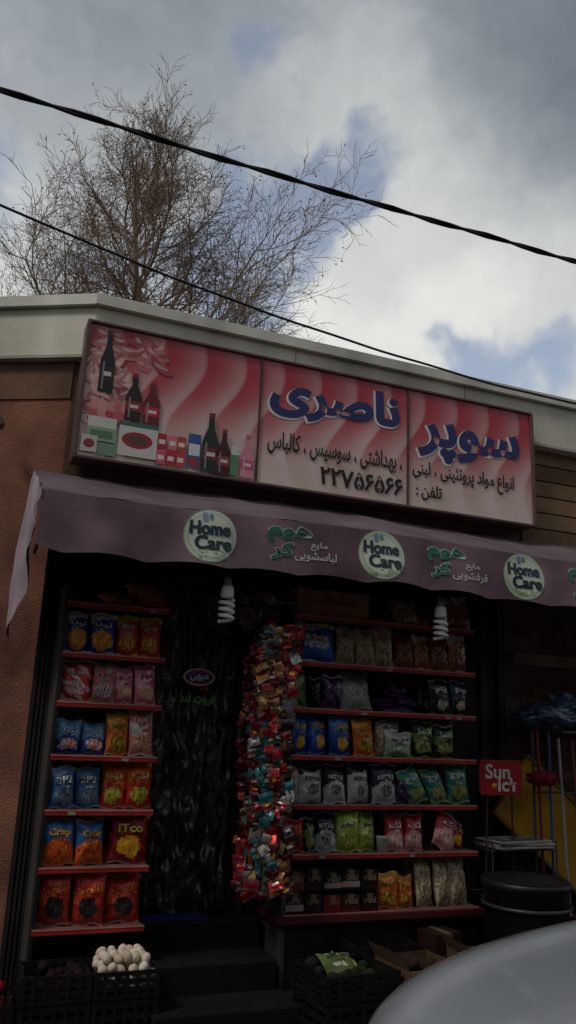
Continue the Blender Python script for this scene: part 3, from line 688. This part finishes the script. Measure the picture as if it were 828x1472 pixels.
# ---------------------------------------------------------------- crates & boxes on the ground
def crate(name,x,y,z,w_,d_,h_,col,rot=0):
    m=MB();t=.012
    for zz in [0,h_*.27,h_*.54,h_*.82]:
        hh=h_*.16
        m.box(-w_/2,w_/2,-d_/2,-d_/2+t,zz,zz+hh,col);m.box(-w_/2,w_/2,d_/2-t,d_/2,zz,zz+hh,col)
        m.box(-w_/2,-w_/2+t,-d_/2+t,d_/2-t,zz,zz+hh,col);m.box(w_/2-t,w_/2,-d_/2+t,d_/2-t,zz,zz+hh,col)
    n=6
    for i in range(n+1):
        xx=-w_/2+w_*i/n
        m.box(xx-.009,xx+.009,-d_/2-.004,-d_/2+t+.003,.001,h_-.002,col);m.box(xx-.009,xx+.009,d_/2-t-.003,d_/2+.004,.001,h_-.002,col)
    for i in range(4):
        yy=-d_/2+d_*i/3
        m.box(-w_/2-.004,-w_/2+t+.003,yy-.008,yy+.008,.001,h_-.002,col);m.box(w_/2-t-.003,w_/2+.004,yy-.008,yy+.008,.001,h_-.002,col)
    m.box(-w_/2+t,w_/2-t,-d_/2+t,d_/2-t,.004,.014,col)
    o=m.build(name,M_plas);o.location=(x,y,z);o.rotation_euler=(0,0,rot);return o
BK=hx(22,22,23)
crate('plastic_crate',1.02,-.50,0.01,.32,.30,.2,BK);crate('plastic_crate',1.02,-.50,.215,.32,.30,.13,BK)
crate('plastic_crate',.67,-.50,0.01,.33,.30,.2,BK);crate('plastic_crate',.67,-.50,.215,.33,.30,.13,BK)
crate('plastic_crate',.32,-.50,0.01,.30,.30,.22,BK)
def pile(name,x,y,z,w_,d_,n,r,col,lay=2,sq=1.0,mat=M_plas):
    m=MB()
    for k_ in range(n):
        q=k_/n;px=rnd.uniform(-w_/2+r,w_/2-r);py=rnd.uniform(-d_/2+r,d_/2-r);pz=r+lay*r*1.2*q*rnd.uniform(.7,1)
        c=tuple(v_*rnd.uniform(.8,1.1) for v_ in col);rr=r*rnd.uniform(.88,1.08);M3=Euler((rnd.random()*3,rnd.random()*3,0)).to_matrix()
        vs=[];fs=[];a1,a2=8,12
        for j in range(a1+1):
            th=math.pi*j/a1
            for i in range(a2):
                ph=2*math.pi*i/a2;v=Vector((rr*math.sin(th)*math.cos(ph),rr*math.sin(th)*math.sin(ph),rr*sq*math.cos(th)));vs.append(M3@v+Vector((px,py,pz)))
        for j in range(a1):
            for i in range(a2): fs.append((j*a2+i,(j+1)*a2+i,(j+1)*a2+(i+1)%a2,j*a2+(i+1)%a2))
        m.add(vs,fs,c)
    o=m.build(name,mat,smooth=True);o.location=(x,y,z)
m=MB()
for l_ in range(4):
    for i in range(6-l_//2):
        for j in range(5-l_//2):
            cx=-.125+i*.05+(l_%2)*.025+rnd.uniform(-.01,.01);cy=-.11+j*.052+(l_%2)*.026+rnd.uniform(-.01,.01);cz=.03+l_*.040+rnd.uniform(-.006,.006)
            M3=Euler((rnd.uniform(.2,2.9),rnd.uniform(-1,1),rnd.random()*6)).to_matrix();vs=[];fs=[]
            c=mixc(hx(232,220,204),hx(216,190,164),rnd.random())
            for a1 in range(9):
                th=math.pi*a1/8
                for a2 in range(12):
                    ph=2*math.pi*a2/12;v=Vector((.024*math.sin(th)*math.cos(ph),.024*math.sin(th)*math.sin(ph),.030*math.cos(th)*(1.1 if th<1.57 else .95)));vs.append(M3@v+Vector((cx,cy,cz)))
            for a1 in range(8):
                for a2 in range(12): fs.append((a1*12+a2,(a1+1)*12+a2,(a1+1)*12+(a2+1)%12,a1*12+(a2+1)%12))
            m.add(vs,fs,c)
o=m.build('eggs',M_matte,smooth=True);o.location=(1.02,-.50,.235)
pile('tomatoes',.32,-.50,.10,.28,.27,40,.034,hx(150,30,26),4,1,M_matte)
pile('onions',.67,-.50,.225,.30,.27,30,.028,hx(36,18,20),2.5,1,M_matte)
crate('plastic_crate',2.18,-.80,0.01,.44,.36,.20,BK,.12);crate('plastic_crate',2.18,-.80,.215,.44,.36,.13,BK,.10)
pile('herbs',2.18,-.80,.20,.4,.3,50,.035,hx(36,42,26),2.5,.6,M_matte)
bag(2.16,.30,.2,.2,dict(ST['white'],b=hx(100,120,70),c=hx(90,100,60)),y=-.82,lean=1.3,t=.05);bag(2.28,.30,.16,.2,dict(ST['lime'],t=None,b=hx(80,90,50)),y=-.76,lean=1.3,t=.05,rz=.8)
def openbox(name,x,y,z,w_,d_,h_,col,rot=0):
    m=MB();t=.006
    m.box(-w_/2,w_/2,-d_/2,-d_/2+t,0,h_,col);m.box(-w_/2,w_/2,d_/2-t,d_/2,0,h_,col);m.box(-w_/2,-w_/2+t,-d_/2+t,d_/2-t,0,h_,col);m.box(w_/2-t,w_/2,-d_/2+t,d_/2-t,0,h_,col);m.box(-w_/2+t,w_/2-t,-d_/2+t,d_/2-t,.002,.01,col)
    def flap(p0,p1,o_): m.add([p0,p1,(p1[0]+o_[0],p1[1]+o_[1],p1[2]+o_[2]),(p0[0]+o_[0],p0[1]+o_[1],p0[2]+o_[2])],[(0,1,2,3)],mixc(col,(.2,.15,.1),.3))
    flap((-w_/2,-d_/2,h_),(w_/2,-d_/2,h_),(0,-.05,-.09));flap((-w_/2,-d_/2,h_),(-w_/2,d_/2,h_),(-.05,0,.08));flap((w_/2,-d_/2,h_),(w_/2,d_/2,h_),(.06,0,-.03))
    o=m.build(name,M_card);o.location=(x,y,z);o.rotation_euler=(0,0,rot)
openbox('cardboard_box',2.62,-.82,.005,.36,.34,.34,hx(92,66,46),.1);openbox('cardboard_box',3.02,-.95,.005,.36,.36,.38,hx(96,70,50),-.08)
pile('potatoes',2.62,-.82,.16,.3,.3,36,.035,hx(50,38,30),4,1.2,M_matte);pile('aubergines',3.02,-.95,.18,.3,.3,30,.04,hx(28,20,28),4,1.4)
crate('plastic_crate',4.2,-.62,.005,.4,.34,.24,BK,.05);pile('dates',4.2,-.62,.1,.36,.3,40,.03,hx(40,24,20),4,1.2)
crate('plastic_crate',2.55,-.49,.115,.4,.22,.26,BK)
boxobj('product_box',2.84,3.04,-.62,-.44,.005,.42,hx(44,24,24),M_plas,.1,'red',tc_=hx(130,96,80),stripe=hx(90,28,28))
# ---------------------------------------------------------------- right-hand goods
RS=empty('ice_cream_sign',(3.55,-.34,1.30));m=MB()
def rr_(w_,h_,r,y,col,n=5):
    pts=[]
    for cx,cz,a0 in((w_/2-r,h_/2-r,0),(-w_/2+r,h_/2-r,90),(-w_/2+r,-h_/2+r,180),(w_/2-r,-h_/2+r,270)):
        for k_ in range(n+1):
            an=math.radians(a0+90*k_/n);pts.append((cx+r*math.cos(an),cz+r*math.sin(an)))
    n_=len(pts);m.add([(p[0],y,p[1]) for p in pts]+[(p[0],y+.012,p[1]) for p in pts],[tuple(range(n_)),tuple(range(n_,2*n_))]+[(i,(i+1)%n_,n_+(i+1)%n_,n_+i) for i in range(n_)],col)
rr_(.35,.23,.03,0,hx(150,60,56));rr_(.335,.215,.025,-.002,hx(180,34,34))
fS=lambda a_,b_,dd:Vector((a_,-.003-dd,b_))
put_text(m,'Sun',-.03,.04,.20,.095,fS,W_,.024);put_text(m,'ich',.05,-.045,.16,.09,fS,W_,.024);ell(m,-.06,-.05,.02,.014,Y_,fS,.002,12)
m.build('panel',M_plas,RS);m=MB()
m.tube([(-.1,.02,-.11),(-.12,.03,-.75),(-.13,.03,-1.17)],.007,6,hx(90,40,36));m.tube([(.1,.02,-.11),(.1,.03,-1.17)],.007,6,hx(90,40,36));m.build('legs',M_paint,RS)
NS=empty('newspaper_rack');m=MB()
for (x,y) in((3.44,-.38),(3.44,-.10),(3.96,-.38),(3.96,-.10)): m.tube([(x,y,.12),(x,y,.90)],.006,6,hx(70,64,60))
for z in(.84,.55): m.tube([(3.44,-.38,z),(3.96,-.38,z),(3.96,-.10,z),(3.44,-.10,z),(3.44,-.38,z)],.006,6,hx(80,74,68))
for i in range(9): m.tube([(3.44+i*.065,-.38,.838),(3.44+i*.065,-.10,.838)],.003,5,hx(80,74,68))
m.build('wire_frame',M_paint,NS);m=MB()
for i in range(6):
    Mr=Matrix.Translation((3.70+rnd.uniform(-.03,.03),-.26+rnd.uniform(-.02,.02),.846+i*.0085))@Matrix.Rotation(rnd.uniform(-.15,.15),4,'Z')
    m.box(-.23,.23,-.13,.13,0,.0075,mixc(hx(190,184,180),hx(130,120,118),rnd.random()),0,Mr)
    if i==5:
        for k_ in range(8): m.box(-.2+k_*.05,-.2+k_*.05+.03,-.11,-.11+rnd.uniform(.05,.22),.0076,.009,hx(70,64,62),0,Mr)
m.build('papers',M_card,NS)
m=MB();m.lathe([(0,0),(.22,0),(.24,.05),(.26,.56),(.275,.57),(.275,.60),(.26,.61),(.245,.595),(.1,.62),(0,.625)],(0,0,0),36,hx(24,23,24))
m.lathe([(.262,.45),(.275,.455),(.275,.47),(.262,.475)],(0,0,0),36,hx(50,47,45))
o=m.build('black_tub',M_plas,smooth=True);o.location=(3.47,-.68,.115)
boxobj('product_box',3.80,3.98,-.86,-.68,.0,.5,hx(120,34,34),M_plas,.2,'کیک',stripe=hx(150,140,130))
m=MB();Mr=Matrix.Translation((4.30,-.13,.84))@Matrix.Rotation(math.radians(38),4,'Y')
m.box(-.66,.66,-.02,.02,-.23,.23,hx(200,146,40),0,Mr);m.box(-.67,.67,-.03,.03,.231,.255,hx(140,104,36),0,Mr);m.box(-.67,.67,-.03,.03,-.255,-.231,hx(140,104,36),0,Mr)
m.build('yellow_board',M_plas,bevel=.005)
BR=empty('broom_stand');m=MB()
for x in(3.9,4.6): m.tube([(x,-.24,.1),(x,-.24,1.62)],.010,8,hx(90,90,88))
m.tube([(3.9,-.24,1.62),(4.6,-.24,1.62)],.010,8,hx(130,130,128));m.tube([(3.9,-.24,1.2),(4.6,-.24,1.2)],.008,8,hx(90,90,88))
for i,c in enumerate([(130,40,44),(60,90,140),(170,170,166),(120,60,60),(60,100,120),(150,150,144),(150,50,50)]):
    x=3.93+i*.095;m.tube([(x+rnd.uniform(-.06,.06),-.30,.2),(x+rnd.uniform(-.03,.03),-.27,rnd.uniform(1.56,1.66))],.010,8,hx(*c))
m.build('handles',M_plas,BR);m=MB()
for i in range(7):
    x=3.93+i*.095
    for k_ in range(40):
        a0=rnd.uniform(-.05,.05);m.tube([(x+a0*.3,-.30,.34),(x+a0,-.30+rnd.uniform(-.03,.03),.15)],.002,3,rnd.choice([hx(120,50,50),hx(60,80,140),hx(130,120,110)]),0,False)
    m.box(x-.03,x+.03,-.315,-.285,.33,.37,hx(90,40,40))
m.build('bristles',M_plas,BR)
def crumple(name,x,y,z,sx,sy,sz,cols,mat=M_clear,seed=1):
    m=MB();a1,a2=22,34;vs=[]
    for j in range(a1+1):
        th=math.pi*j/a1
        for i in range(a2):
            ph=2*math.pi*i/a2;v=Vector((math.sin(th)*math.cos(ph),math.sin(th)*math.sin(ph),math.cos(th)))
            k_=1+.35*noise.noise(v*2.2+Vector((seed,0,0)))+.26*noise.noise(v*6+Vector((seed,3,0)))
            vs.append((v.x*sx*k_,v.y*sy*k_,v.z*sz*k_))
    fs=[];cs=[]
    for j in range(a1):
        for i in range(a2):
            fs.append((j*a2+i,(j+1)*a2+i,(j+1)*a2+(i+1)%a2,j*a2+(i+1)%a2));q=noise.noise((i*.3+seed,j*.4,2));cs.append(cols[0] if q<.1 else cols[1] if q<.3 else cols[2])
    m.add(vs,fs,cs);o=m.build(name,mat,smooth=True);o.location=(x,y,z)
crumple('plastic_basin_bundle',4.02,-.25,1.72,.24,.15,.09,[hx(50,70,104),hx(110,140,170),hx(34,44,64)],seed=2)
crumple('plastic_basin_bundle',4.38,-.2,1.79,.28,.15,.11,[hx(60,84,116),hx(140,160,180),hx(44,50,70)],seed=5)
crumple('red_mop',3.90,-.33,1.30,.12,.06,.05,[hx(120,26,44),hx(150,44,64),hx(80,18,34)],M_matte,3)
crumple('purple_bundle',1.74,-.3,2.30,.14,.10,.15,[hx(70,30,50),hx(110,50,80),hx(50,24,40)],M_clear,6)
# ---------------------------------------------------------------- car
CR=empty('parked_car',(.03,0,0))
Yc=-3.52
ctr=[(1.08,.45,.22,.53,.63),(1.12,.62,.18,.645,.745),(1.20,.76,.16,.75,.85),(1.38,.83,.16,.855,.935),(1.72,.86,.16,.935,1.0),(2.1,.87,.16,.97,1.045),(2.42,.875,.16,.995,1.07),(2.6,.88,.16,.98,1.01),
(3.2,.885,.16,.975,.99),(4.0,.885,.16,.975,.985),(4.6,.88,.16,.98,1.0),(4.9,.86,.18,.98,1.04),(5.25,.82,.2,.95,1.02),(5.42,.74,.25,.85,.9),(5.47,.6,.3,.7,.72)]
CC=hx(164,170,176)
m=MB();vs=[];ns=None
for (x,hw,z0,z1,z2) in ctr:
    cr_=.022 if 1.15<x<2.5 else 0
    half=[(hw*.90,z0),(hw*.985,z0+.08),(hw*1.0,(z0+z1)/2),(hw*.985,z1-.06),(hw*.95,z1),(hw*.86,z1+(z2-z1)*.45),(hw*.70,z1+(z2-z1)*.78+cr_),(hw*.62,z1+(z2-z1)*.80-cr_*.4),(hw*.3,z2-.005),(0,z2)]
    sec=[(Yc+a_,b_) for a_,b_ in half]+[(Yc-a_,b_) for a_,b_ in half[:-1][::-1]]
    ns=len(sec);vs+=[(x,a_,b_) for a_,b_ in sec]
fs=[]
for i in range(len(ctr)-1):
    for k_ in range(ns-1): fs.append((i*ns+k_,(i+1)*ns+k_,(i+1)*ns+k_+1,i*ns+k_+1))
fs.append(tuple(range(ns)));fs.append(tuple((len(ctr)-1)*ns+k_ for k_ in range(ns))[::-1])
m.add(vs,fs,CC);bd=m.build('body',M_carp,CR,smooth=True,subsurf=2)
m=MB()
gh=[(2.45,.74,1.0),(3.1,.62,1.42),(3.5,.62,1.46),(4.2,.62,1.45),(4.85,.66,1.12),(4.95,.70,1.0)]
vs=[]
for x,hw,zt in gh: vs+=[(x,Yc-.80,.96),(x,Yc-hw,zt-.03),(x,Yc-hw*.5,zt),(x,Yc+hw*.5,zt),(x,Yc+hw,zt-.03),(x,Yc+.80,.96)]
fs=[(i*6+k_,(i)*6+k_+1,(i+1)*6+k_+1,(i+1)*6+k_) for i in range(5) for k_ in range(5)]
mi=[]
for i in range(5):
    for k_ in range(5): mi.append(0 if (i in(1,2) and k_ in(1,2,3)) else 1)
m.add(vs,[f for f,q in zip(fs,mi) if q==1],(.02,.022,.025),1);m.add(vs,[f for f,q in zip(fs,mi) if q==0],CC,0)
m.build('greenhouse',[M_carp,M_glass],CR,smooth=False,bevel=.01)
m=MB()
for s_ in(-1,1):
    for x0,z0,x1,z1 in((2.47,1.0,3.1,1.41),(3.75,.97,3.75,1.43),(4.85,1.0,4.2,1.43)):
        m.tube([(x0,Yc+s_*.79,z0),(x1,Yc+s_*.635,z1)],.028,8,CC)
    m.lathe([(0,0),(.06,.0),(.08,.03),(.08,.1),(.05,.13),(0,.13)],(2.75,Yc+s_*.97,.98),12,CC)
m.build('pillars_and_mirrors',M_carp,CR,smooth=True)
m=MB()
for x in(1.85,4.65):
    for s_ in(-1,1):
        y=Yc+s_*.80;M4=Matrix.Translation((x,y,.19))@Matrix.Rotation(math.pi/2,4,'X')
        def cyl(r_,w0,w1,c_):
            n=32;vs=[M4@Vector((r_*math.cos(2*math.pi*k_/n),r_*math.sin(2*math.pi*k_/n),w_)) for w_ in(w0,w1) for k_ in range(n)]
            m.add(vs,[tuple(range(n))[::-1],tuple(range(n,2*n))]+[(k_,(k_+1)%n,n+(k_+1)%n,n+k_) for k_ in range(n)],c_)
        cyl(.36,-.085,.085,(.008,.008,.008));cyl(.31,-.105,.105,(.02,.02,.02));cyl(.19,-.112,.112,hx(150,150,150));cyl(.05,-.118,.118,(.1,.1,.1))
m.build('wheels',M_rubber,CR)
m=MB()
for s_ in(-1,1):
    m.add([(1.21,Yc+s_*.78,.60),(1.105,Yc+s_*.52,.55),(1.115,Yc+s_*.52,.67),(1.23,Yc+s_*.76,.74)],[(0,1,2,3)],hx(190,195,200))
m.box(1.05,1.10,Yc-.42,Yc+.42,.42,.54,(.02,.02,.02))
m.tube([(2.20,Yc+.8,1.03),(2.22,Yc+.6,1.072),(2.30,Yc+.3,1.080),(2.36,Yc,1.085),(2.30,Yc-.3,1.080),(2.22,Yc-.6,1.072)],.013,6,(.02,.02,.02))
m.build('lamps_and_trim',M_plas,CR)
# ---------------------------------------------------------------- wires
def cable(name,f_,r_,x0,x1,twist=False):
    m=MB();n=160
    for k_ in range(2 if twist else 1):
        pts=[]
        for i in range(n+1):
            x=x0+(x1-x0)*i/n;p=Vector(f_(x))
            if twist: p+=Vector((0,r_*.7*math.cos(x*9+k_*math.pi),r_*.7*math.sin(x*9+k_*math.pi)))
            p.z+=.012*noise.noise((x*1.7,3,0))
            pts.append(p)
        m.tube(pts,r_*(.75 if twist else 1),6,(.012,.012,.013))
    m.build(name,M_rubber,smooth=True)
cable('power_cable',lambda x:(x,-1.5,4.545+.006*(x-1.4)**2),.0125,-9,12,True)
cable('power_cable',lambda x:(x,-.8,4.35-.21*x+.027*x*x),.008,-5,9)
# ---------------------------------------------------------------- trees
def tree(name,base,H,seed,spread,z0,nl,lean=(0,0),dens=1.0,rad=.17):
    R_=random.Random(seed);m=MB()
    BK_=hx(142,124,106);TW=hx(146,122,100)
    def br(p,dirv,r,Ln,lev):
        n=[0,7,5,4,3,2][lev]
        pts=[p];rs=[r];dv=dirv.normalized();q=p.copy()
        for i in range(n):
            up=[0,.12,.06,.03,.02,.01][lev]
            dv=(dv+Vector((R_.gauss(0,.15),R_.gauss(0,.15),R_.gauss(0,.11)+up))).normalized()
            q=q+dv*Ln/n;pts.append(q.copy());rs.append(r*(1-.75*(i+1)/n)+.0012)
            if lev<5 and Ln>.22:
                nc=[0,2.0,1.8,1.6,1.1][lev]*dens*min(1,.45+Ln*.35*lev)
                k_=int(nc)+(1 if R_.random()<nc-int(nc) else 0)
                if lev==1 and i<2: k_=min(k_,1)
                for _ in range(k_):
                    ax=dv.orthogonal().normalized();ax.rotate(Matrix.Rotation(R_.uniform(0,6.28),3,dv))
                    nd=(dv*R_.uniform(.7,1.1)+ax*R_.uniform(.45,.85)).normalized()
                    br(q.copy(),nd,max(.0032,rs[-1]*.6),Ln*(.52 if lev<2 else .5)*R_.uniform(.7,1.2)*(1-.3*i/n),lev+1)
        m.tube(pts,rs,[8,6,5,4,3,3][lev],BK_ if lev<3 else TW,0,False)
        if lev>=3 and R_.random()<.07:
            c=pts[-1]+Vector((0,0,-.04));rr=.016
            m.add([c+Vector(o_)*rr for o_ in((1,0,0),(-1,0,0),(0,1,0),(0,-1,0),(0,0,1),(0,0,-1))],[(0,2,4),(2,1,4),(1,3,4),(3,0,4),(2,0,5),(1,2,5),(3,1,5),(0,3,5)],hx(70,54,40))
    pts=[];rs=[];K=16;b=Vector(base)
    for i in range(K+1):
        t_=i/K;pts.append(b+Vector((lean[0]*t_+.12*math.sin(t_*7+seed),lean[1]*t_+.1*math.sin(t_*5),H*t_)));rs.append(rad*(1-t_)**.8+.008)
    m.tube(pts,rs,9,BK_)
    az=seed
    for i in range(nl):
        t_=(z0+(H*.95-z0)*(i/(nl-1))**.85)/H;k_=t_*K;i0=min(K-1,int(k_));p=pts[i0].lerp(pts[i0+1],k_-i0)
        az+=2.4+R_.uniform(-.4,.4);Ln=((H*1.03-p.z+b.z)*spread+.25)*R_.uniform(.8,1.2)
        el=math.radians(R_.uniform(18,42)+22*t_)
        br(p,Vector((math.cos(az)*math.cos(el),math.sin(az)*math.cos(el),math.sin(el))),max(.010,.075*(1-t_)+.010),Ln,1)
    ob=m.build(name,M_bark);return ob
tree('bare_tree',(2.3,7.2,-.12),11.1,4,.62,4.6,26,(-.45,0),.9)
tree('bare_tree',(-.5,8.6,-.12),9.0,9,.45,4.5,14,(.1,0),.7,.11)
tree('bare_tree',(4.5,8.4,-.12),9.0,12,.45,4.5,13,(.1,0),.7,.09)
# ---------------------------------------------------------------- opposite side of street: unseen house added to cut low sky light
O=empty('unseen_house');m=MB();m.box(-22,26,-19,-11.6,-.12,6.2,hx(120,96,80));m.build('walls',M_stucco,O)
m=MB()
for i in range(14):
    for j in range(2):
        x=-20+i*3.2;z=.9+j*2.9;m.box(x,x+1.3,-11.62,-11.58,z,z+1.5,(.03,.035,.04));m.box(x-.08,x+1.38,-11.58,-11.5,z-.1,z-.02,(.3,.28,.26))
m.build('windows',M_glass,O);m=MB();m.box(-22.2,26.2,-19.2,-11.4,6.2,6.4,hx(150,140,130));m.build('roof',M_matte,O)
